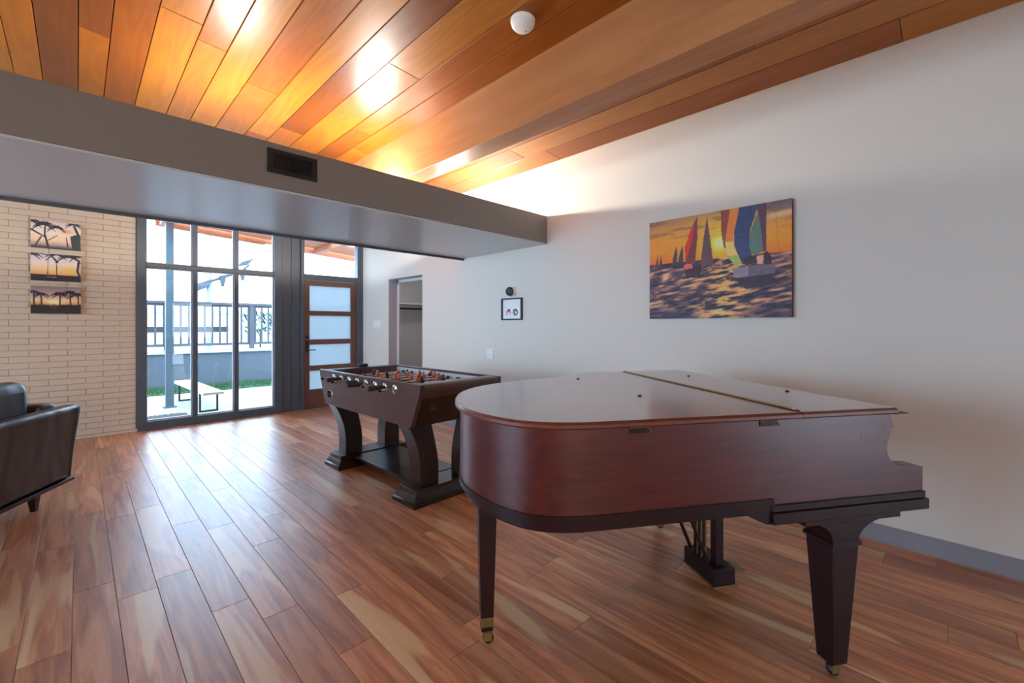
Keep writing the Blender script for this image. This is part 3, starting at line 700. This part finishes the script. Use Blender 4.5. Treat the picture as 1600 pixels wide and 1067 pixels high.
# legs
def sq(u_, w_, h_, z): return [(-u_-h_, w_-h_, z), (-u_+h_, w_-h_, z), (-u_+h_, w_+h_, z), (-u_-h_, w_+h_, z)]
def caster(par, u_, w_, h_):
    f = MB().loft([sq(u_, w_, h_*.98+.003, .12), sq(u_, w_, h_*.86+.003, .062)]).build('ferrule', 'old_brass', par, bevel=.002)
    MB().tube((-u_, w_, .062), (-u_+.006, w_, .04), .012).box(-u_-.012, -u_+.02, w_-.016, w_-.011, .016, .05).box(-u_-.012, -u_+.02, w_+.011, w_+.016, .016, .05).build('caster_fork', 'old_brass', f)
    MB().lathe([(.004, -.01), (.021, -.01), (.0225, -.005), (.0225, .005), (.021, .01), (.004, .01)], (-u_+.008, w_, .0225), (0,1,0), n=20).build('caster_wheel', 'steel_dark', f, smooth=40)
for u_, w_ in ((.215, .065), (.215, PWD-.065)):
    lg = MB().loft([sq(u_, w_, .058, .515), sq(u_, w_, .034, .062)]).build('leg', 'mahogany_dark', piano, bevel=.003)
    MB().loft([sq(u_, w_, .058, .515), sq(u_, w_, .065, .520), sq(u_, w_, .065, .530), sq(u_, w_, .060, .537)]).build('leg_bead', 'mahogany_dark', lg)
    caster(lg, u_, w_, .034)
    br = []
    for q in range(9):
        a = q/8*math.pi/2; e_ = 1-math.cos(a); z = .537+.075*math.sin(a)
        br.append([(-u_-.058-.10*e_, w_-.058, z), (-u_+.058+.155*e_, w_-.058, z), (-u_+.058+.155*e_, w_+.058, z), (-u_-.058-.10*e_, w_+.058, z)])
    MB().loft(br).build('leg_bracket', 'mahogany_dark', lg, smooth=35)
    MB().box(-u_-.19, -u_+.235, w_-.07, w_+.075, .611, .636).build('leg_plate', 'mahogany_dark', lg, bevel=.002)
u_, w_ = 1.475, .50
lg = MB().loft([sq(u_, w_, .040, .66), sq(u_, w_, .025, .062)]).build('leg', 'mahogany_dark', piano, bevel=.003)
MB().box(-u_-.048, -u_+.048, w_-.048, w_+.048, .652, .672).box(-u_-.09, -u_+.09, w_-.09, w_+.09, .67, .70).build('leg_plate', 'mahogany_dark', lg, bevel=.002)
caster(lg, u_, w_, .025)
# lyre with pedals and braces
ly = MB().box(-.335, -.215, .585, .835, .045, .125).build('pedal_lyre', 'mahogany_dark', piano, bevel=.004)
for w_ in (.64, .78):
    MB().box(-.30, -.255, w_-.022, w_+.022, .125, .64).build('lyre_post', 'mahogany_dark', ly, bevel=.004)
    MB().tube((-.33, w_, .14), (-.56, w_+.0, .68), .009, n=10).build('lyre_brace', 'mahogany_dark', ly, smooth=40)
for w_ in (.675, .71, .745):
    MB().tube((-.315, w_, .125), (-.315, w_, .66), .0035, n=8).build('pedal_rod', 'old_brass', ly, smooth=40)
    MB().loft([[(-.22, w_-.011, .062), (-.22, w_+.011, .062), (-.22, w_+.011, .07), (-.22, w_-.011, .07)], [(-.14, w_-.012, .062), (-.14, w_+.012, .062), (-.14, w_+.012, .069), (-.14, w_-.012, .069)], [(-.105, w_-.019, .056), (-.105, w_+.019, .056), (-.105, w_+.019, .062), (-.105, w_-.019, .062)], [(-.09, w_-.01, .053), (-.09, w_+.01, .053), (-.09, w_+.01, .058), (-.09, w_-.01, .058)]]).build('pedal', 'old_brass', ly, smooth=50)
MB().box(-.34, -.21, .58, .84, .036, .046).build('lyre_plate', 'old_brass', ly)

# ------------------------------------------------------------------ foosball table     local x across, y along the table
ft = empty('foosball_table', (2.085, 3.49, 0), R(1.2))
tag(ft, 'dark espresso foosball table with curved legs and rods of players', 'foosball table')
FW, FL0, FL1, ZT, ZB_ = .40, .845, .73, .905, .585
th = .035
for sx in (-1, 1):
    a, b = sorted((sx*FW, sx*(FW-th)))
    MB().loft([[(a, -FL1, ZB_), (b, -FL1, ZB_), (b, FL1, ZB_), (a, FL1, ZB_)], [(a, -FL0, ZT-.06), (b, -FL0, ZT-.06), (b, FL0, ZT-.06), (a, FL0, ZT-.06)], [(a, -FL0-.005, ZT), (b, -FL0-.005, ZT), (b, FL0+.005, ZT), (a, FL0+.005, ZT)]]).build('side_panel', 'espresso', ft, bevel=.003)
for sy in (-1, 1):
    q = lambda y, z: [(-FW+th, y[0], z), (FW-th, y[0], z), (FW-th, y[1], z), (-FW+th, y[1], z)]
    pr_ = [((FL1-.035, FL1-.004), ZB_), ((FL0-.05, FL0-.02), ZT-.10)]
    MB().loft([q(tuple(sorted((sy*y[0], sy*y[1]))), z) for y, z in pr_]).build('end_panel', 'espresso_dark', ft)
    # bullnose top rail across the end
    rp = [(FL0-.14, ZT-.004), (FL0-.05, ZT), (FL0-.01, ZT-.004), (FL0+.008, ZT-.02), (FL0+.008, ZT-.05), (FL0-.005, ZT-.075), (FL0-.02, ZT-.10), (FL0-.14, ZT-.10)]
    MB().loft([[(x, sy*y, z) for y, z in rp] for x in (-FW+th, FW-th)]).build('end_rail', 'espresso', ft, smooth=50)
pf = MB().box(-FW+th, FW-th, -FL0+.14, FL0-.14, .745, .76).build('playfield', 'felt_green', ft)
MB().box(-.002, .002, -FL0+.14, FL0-.14, .76, .7605).build('field_line', 'table_white', pf)
MB().box(-FW+th, FW-th, -FL1+.04, FL1-.04, ZB_+.01, ZB_+.03).build('bottom_panel', 'espresso_dark', ft)
for sx in (-1, 1):
    a, b = sorted((sx*(FW-th), sx*(FW-th-.004)))
    MB().box(a, b, -FL0+.14, FL0-.14, .76, .885).build('inner_liner', 'table_white', ft)
# ball return ring on the handle side
rg = [(.045*math.copysign(abs(math.cos(t))**.6, math.cos(t)), .034*math.copysign(abs(math.sin(t))**.6, math.sin(t))) for t in [2*math.pi*i/24 for i in range(24)]]
rc = Vector((-FW, .615, .685))
bc = MB().loft([[(rc.x-.001, rc.y+p*s, rc.z+z*s) for p, z in rg] for s in (1.25,)] + [[(rc.x-.008, rc.y+p*s, rc.z+z*s) for p, z in rg] for s in (1.2, 1.0)] + [[(rc.x-.001, rc.y+p, rc.z+z) for p, z in rg]], cap=False).build('ball_return', 'chrome', ft, smooth=40)
MB().loft([[(rc.x-.0015, rc.y+p, rc.z+z) for p, z in rg], [(rc.x-.0005, rc.y+p, rc.z+z) for p, z in rg]]).build('hole', 'vent_dark', bc)
# rods
ys = [-.525+.15*i for i in range(8)]
handle_side = (1, -1, 1, -1, -1, 1, -1, 1)      # -1: handle on the near (camera) side
slide = (-.02, .05, .0, .03, .09, -.04, .06, .0)
pcount = (1, 2, 3, 5, 5, 3, 2, 1)
zr = .848
def player(mb, x, y):
    mb.loft([[(x+dx*s, y+dy*s2, zr+z) for dx, dy in ((-1,-1),(1,-1),(1,1),(-1,1))] for s, s2, z in ((.010,.014,-.078),(.012,.012,-.062),(.009,.008,-.05),(.013,.010,-.03),(.016,.012,.0),(.018,.012,.022),(.008,.008,.03))])
    mb.lathe([(.002,.028),(.011,.034),(.013,.043),(.009,.053),(.001,.056)], (x, y, zr), n=10)
for i, (y, hs, sl, pc) in enumerate(zip(ys, handle_side, slide, pcount)):
    e0 = -FW-.10 if hs > 0 else -FW-.06; e1 = FW+.10 if hs < 0 else FW+.06
    rd = MB().tube((e0+sl, y, zr), (e1+sl, y, zr), .008, n=10).build('rod', 'chrome', ft, smooth=40)
    hx = (-1 if hs < 0 else 1); h0 = hx*(FW+.07)+sl
    MB().lathe([(.009, 0), (.017, .002), (.02, .02), (.018, .06), (.02, .1), (.018, .124), (.002, .128)], (h0, y, zr), (hx,0,0), n=14).build('handle', 'rubber', rd, smooth=50)
    ec = hx*-1
    MB().lathe([(.009, 0), (.011, .004), (.011, .022), (.002, .026)], (ec*(FW+(.10 if hs > 0 else .10))+sl, y, zr), (ec,0,0), n=12).build('end_cap', 'black_plastic', rd, smooth=50)
    for sx in (-1, 1):
        MB().lathe([(.009, 0), (.034, 0), (.032, .007), (.016, .014), (.009, .014)], (sx*FW, y, zr), (sx,0,0), n=18).build('bushing', 'chrome', rd, smooth=40)
        MB().lathe([(.009, 0), (.017, 0), (.017, .022), (.009, .024)], (sx*(.335 if pc < 5 else .345)+0, y, zr), (-sx,0,0), n=12).build('bumper', 'black_plastic', rd, smooth=40)
    for j in range(pc):
        x = (j-(pc-1)/2)*(.22 if pc <= 3 else .13) + sl
        mb = MB(); player(mb, x, y); mb.build('player', 'player_orange' if i % 2 == 0 or i == 3 else 'player_dark', rd, smooth=50)
sb = MB().box(-.05, .05, FL0-.10, FL0-.06, ZT, ZT+.022).build('score_counter', 'black_plastic', ft, bevel=.003)
for i in range(5): MB().box(-.04+.018*i, -.03+.018*i, FL0-.105, FL0-.055, ZT+.005, ZT+.03).build('score_bead', 'black_plastic', sb, bevel=.002)
# legs, plinths, shelf
def plinth(y0, y1):
    m = MB(); ss = ((.0, 0), (.0, .03), (.012, .036), (.016, .05), (.034, .075), (.04, .085), (.04, .115))
    m.loft([[(-FW+.01+d, y0+d, z), (FW-.01-d, y0+d, z), (FW-.01-d, y1-d, z), (-FW+.01+d, y1-d, z)] for d, z in ss])
    return m.build('plinth', 'espresso_dark', ft, bevel=.002)
for y0, y1 in ((-.765, -.46), (.46, .765)):
    plinth(y0, y1)
    for sx in (-1, 1):
        rings = []; ym = (y0+y1)/2
        for q in range(13):
            t = q/12; z = .113+(ZB_-.10)*t
            inx = .115 + .085*(1-t)**.1 * 0 - .11*max(0, (t-.25)/.75)**2.0
            outx = FW-inx; wd = .165+.04*max(0, (t-.5)/.5)**2
            a, b = sx*outx, sx*(outx-wd)
            rings.append([(a, ym-.075, z), (b, ym-.075, z), (b, ym+.075, z), (a, ym+.075, z)])
        rings[-1] = [(p[0], p[1], ZB_+.005) for p in rings[-1]]
        MB().loft(rings).build('leg', 'espresso_dark', ft, smooth=30, bevel=.004)
MB().box(-FW+.16, FW-.16, -.47, .47, .085, .11).build('shelf', 'espresso_dark', ft, bevel=.003)

# ------------------------------------------------------------------ sofa (seen from behind)
sd_ = Vector((.5155, .8974, 0)); ang = math.atan2(.8974, .5155)
sofa = empty('leather_sofa', (-.03, 4.766, 0), ang)      # local x along the back towards its right end (0), local y > 0 to the seat side
tag(sofa, 'dark brown leather sofa seen from behind at the left edge', 'sofa')
LS = 1.95
def slab(name, x0, x1, y0, y1, z0, z1, lean=0., mat='leather', bev=.03, taper=0.):
    m = MB(); nx_, nz_ = 14, 8
    m.hexa([(x0,y0,z0),(x1,y0,z0),(x1,y1,z0),(x0,y1,z0)], [(x0-taper,y0-lean,z1),(x1+taper,y0-lean,z1),(x1+taper,y1-lean,z1),(x0-taper,y1-lean,z1)])
    return m.build(name, mat, sofa, bevel=bev, seg=4)
slab('back_frame', -LS, 0, 0, .13, .17, .72, .05, bev=.035, taper=.03)
slab('seat_base', -LS+.02, -.02, .12, .86, .17, .32, bev=.02)
slab('base_rail', -LS-.004, .004, -.012, .87, .145, .17, mat='espresso_dark', bev=.004)
for x0, x1 in ((-.15, -.005), (-LS+.005, -LS+.15)): slab('armrest', x0, x1, .10, .86, .17, .745, bev=.03)
for i in range(3):
    a = -LS+.16+i*(LS-.32)/3; b = a+(LS-.32)/3-.01
    slab('seat_cushion', a, b, .30, .86, .32, .46, bev=.05)
    slab('back_cushion', a, b, .12, .30, .44, .93, -.02, bev=.075)
for x_, y_ in ((-.22, .10), (-.22, .76), (-LS+.22, .10), (-LS+.22, .76)):
    MB().loft([[(x_-.03, y_-.03, .146), (x_+.03, y_-.03, .146), (x_+.03, y_+.03, .146), (x_-.03, y_+.03, .146)], [(x_-.014, y_-.018, 0), (x_+.014, y_-.018, 0), (x_+.014, y_+.012, 0), (x_-.014, y_+.012, 0)]]).build('leg', 'espresso_dark', sofa, bevel=.002)
for x_ in (-.035, -LS+.035):
    MB().tube((x_, -.003, .18), (x_, -.046, .70), .005, n=8).build('seam_welt', 'leather', sofa, smooth=40)

# ------------------------------------------------------------------ outside: patio, wall, railing, bench, post, porch roof
GZ = -.06
MB().box(-9, 14, YB+.12, 30, GZ-.2, GZ).build('patio', 'concrete', kind='structure')
YW = 12.0
MB().box(-9, 14, YW, YW+.3, GZ, .70).build('wall_garden', 'retaining_wall', kind='structure')
cap = MB().box(-9, 14, YW-.04, YW+.34, .70, .765).build('wall_cap', 'wall_cap', kind='structure'); cap.name = 'trim_4'
gs = MB(); rs = random.Random(3)
gs.box(-6, 8.5, YW-1.0, YW-.002, GZ, GZ+.02)
for i in range(5000):
    x, y = rs.uniform(-2, 5), rs.uniform(YW-1.0, YW-.03); h_ = rs.uniform(.04, .1); dx, dy = rs.uniform(-.03,.03), rs.uniform(-.03,.03)
    gs.add([(x-.006, y, GZ+.02), (x+.006, y, GZ+.02), (x+dx, y+dy, GZ+.02+h_)], [(0,1,2)])
go = gs.build('grass_strip', 'grass', kind='stuff'); tag(go, 'strip of green grass along the foot of the grey garden wall', 'grass')
ra = empty('deck_railing', (2.2, YW+.15, .765)); tag(ra, 'grey wooden railing with square balusters on top of the garden wall', 'railing')
MB().box(-6, 7, -.06, .06, 1.04, 1.10).build('top_rail', 'rail_wood', ra, bevel=.004)
MB().box(-6, 7, -.02, .02, .99, 1.04).build('sub_rail', 'rail_wood', ra)
MB().box(-6, 7, -.02, .02, .09, .15).build('bottom_rail', 'rail_wood', ra)
bl_ = MB().box(-.019, .019, -.019, .019, .15, .99).build('baluster', 'rail_wood', ra, loc=(-5.9, 0, 0))
n_ = 0; x = -5.9
while x < 6.8:
    x += .148; inst(bl_, (x, 0, 0), ra)
for x in (-4.6, -2.7, -.82, .83, 2.6, 4.5):
    MB().box(x-.05, x+.05, -.05, .05, 0, 1.04).build('post', 'rail_wood', ra, bevel=.003)
MB().box(-6, .35, .03, .06, .40, .53).build('middle_board', 'rail_wood', ra)
# porch post, beam and roof boards
pz = lambda x: 3.06 - SL*(x-1.03)
po = MB().box(-.055, .055, -.055, .055, 0, 3.07-GZ).box(-.09, .09, -.09, .09, 0, .02).build('porch_post', 'post_steel', bevel=.003, loc=(1.10, 9.35, GZ))
tag(po, 'dark steel post standing on the patio outside the window', 'post')
pr_ = empty('porch_roof', (0, 0, 0)); tag(pr_, 'brown wooden porch roof boards over the patio outside', 'roof')
def roofpiece(name, x0, x1, y0, y1, dz0, dz1): MB().hexa([(x0,y0,pz(x0)+dz0),(x1,y0,pz(x1)+dz0),(x1,y1,pz(x1)+dz0),(x0,y1,pz(x0)+dz0)], [(x0,y0,pz(x0)+dz1),(x1,y0,pz(x1)+dz1),(x1,y1,pz(x1)+dz1),(x0,y1,pz(x0)+dz1)]).build(name, 'eave_wood', pr_)
roofpiece('edge_beam', .95, 7.5, 9.70, 9.80, 0, .2)
for i in range(4): roofpiece('roof_board', .85, 7.5, 9.66-.22*(i+1), 9.66-.22*i-.02, .10, .13)
roofpiece('rafter', 1.0, 1.1, 7.45, 9.69, .0, .095); roofpiece('rafter', 3.6, 3.7, 7.45, 9.69, .0, .095)
wl = empty('porch_lamp', (2.72, 9.64, pz(2.72)))
MB().box(-.09, .09, -.09, .09, -.12, .0).build('housing', 'white_plastic', wl, bevel=.006)
MB().box(-.075, .075, -.075, .075, -.128, -.119).build('diffuser', 'jamb_grey', wl)
tag(wl, 'pale box lamp under the porch roof outside the window', 'lamp')
# bench
be = empty('patio_bench', (1.46, 9.25, GZ), R(2.5)); tag(be, 'long pale topped bench with thin black metal frame legs on patio', 'bench')
for i in range(2): MB().box(-.14+i*.142, -.14+i*.142+.138, -1.1, 1.1, .30, .34).build('seat_board', 'bench_top', be, bevel=.004)
for y in (-.8, .7):
    MB().box(-.13, -.105, y-.014, y+.014, 0, .30).box(.105, .13, y-.014, y+.014, 0, .30).box(-.105, .105, y-.014, y+.014, 0, .025).box(-.105, .105, y-.014, y+.014, .275, .30).build('leg_frame', 'black_metal', be)
# gravel bed at the foot of the post
gv = MB(); gv.box(.4, 1.2, 7.75, 8.4, GZ, GZ+.03)
for i in range(900):
    x, y, r_ = rs.uniform(.43, 1.17), rs.uniform(7.78, 8.37), rs.uniform(.012, .028)
    gv.add([(x+r_,y,GZ+.03),(x,y+r_,GZ+.03),(x-r_,y,GZ+.03),(x,y-r_,GZ+.03),(x+rs.uniform(-.4,.4)*r_,y,GZ+.03+r_)], [(0,1,4),(1,2,4),(2,3,4),(3,0,4)])
tag(gv.build('gravel_bed', 'gravel', kind='stuff'), 'dark gravel bed on the patio just outside the window', 'gravel')
# far lamp pole with a rig of spotlights
lp = empty('light_pole', (3.11, 17.5, GZ)); tag(lp, 'tall pale pole with arm of dark spotlights beyond the railing', 'light pole')
MB().tube((0,0,0), (0,0,4.5), .09, .08, n=14).build('pole', 'pole_paint', lp, smooth=40)
arm = MB().tube((-.05,-.1,2.82), (1.0,-.1,3.3), .045, n=10).tube((.9,-.1,3.25), (1.15,-.1,3.5), .03, n=8).build('arm', 'rig_paint', lp, smooth=40)
for x, z in ((.36, 2.95), (.72, 3.08), (.95, 3.2)):
    MB().loft([[(x-.04, -.18, z-.24), (x+.03, -.18, z-.26), (x+.03, -.02, z-.26), (x-.04, -.02, z-.24)], [(x-.11, -.2, z+.1), (x+.11, -.2, z+.16), (x+.11, .0, z+.16), (x-.11, .0, z+.1)]]).build('spotlight', 'rig_paint', arm, bevel=.01)
MB().hexa([(-.34,-.2,2.5),(.0,-.2,2.68),(.0,0,2.68),(-.34,0,2.5)], [(-.34,-.2,2.76),(.0,-.2,2.9),(.0,0,2.9),(-.34,0,2.76)]).build('lamp_head', 'rig_paint', arm, bevel=.02)
MB().hexa([(.8,-.2,3.42),(1.1,-.2,3.5),(1.1,0,3.5),(.8,0,3.42)], [(.9,-.2,3.58),(1.3,-.2,3.75),(1.3,0,3.75),(.9,0,3.58)]).build('lamp_head', 'rig_paint', arm, bevel=.02)
# leafy plant beyond the railing
lf = MB()
for i in range(90):
    a = rs.uniform(0, 6.28); r_ = rs.uniform(.2, .55); x, y, z = 3.5+rs.uniform(-.35,.35), 13.2+rs.uniform(-.2,.2), 1.0+rs.uniform(0,.55)
    tx, ty, tz = x+math.cos(a)*r_*.5, y+math.sin(a)*r_*.5, z+rs.uniform(.05,.25)
    n1 = Vector((-math.sin(a), math.cos(a), .3))*.03
    mx_, my_, mz_ = (x+tx)/2, (y+ty)/2, (z+tz)/2+.03
    lf.add([(x,y,z),(mx_+n1.x,my_+n1.y,mz_),(tx,ty,tz),(mx_-n1.x,my_-n1.y,mz_)], [(0,1,2),(0,2,3)])
sh = empty('leafy_shrub', (3.5, 13.2, GZ)); fo = lf.build('foliage', 'leaf', sh, kind='stuff'); fo.location = (-3.5, -13.2, -GZ)
MB().tube((0,0,0), (0,0,1.3), .03, .02).build('stem', 'rail_wood', sh)
tag(sh, 'small leafy shrub seen behind the railing balusters at the right', 'shrub')
# pale building far beyond
bd = empty('far_building', (2.5, 27, GZ)); tag(bd, 'pale low building far beyond the railing', 'building')
MB().box(-14, 14, 0, 6, 0, 2.0).build('wall', 'pale_post', bd)
MB().box(-14.2, 14.2, -.2, 6.2, 2.0, 2.15).build('roof_edge', 'wall_cap', bd)
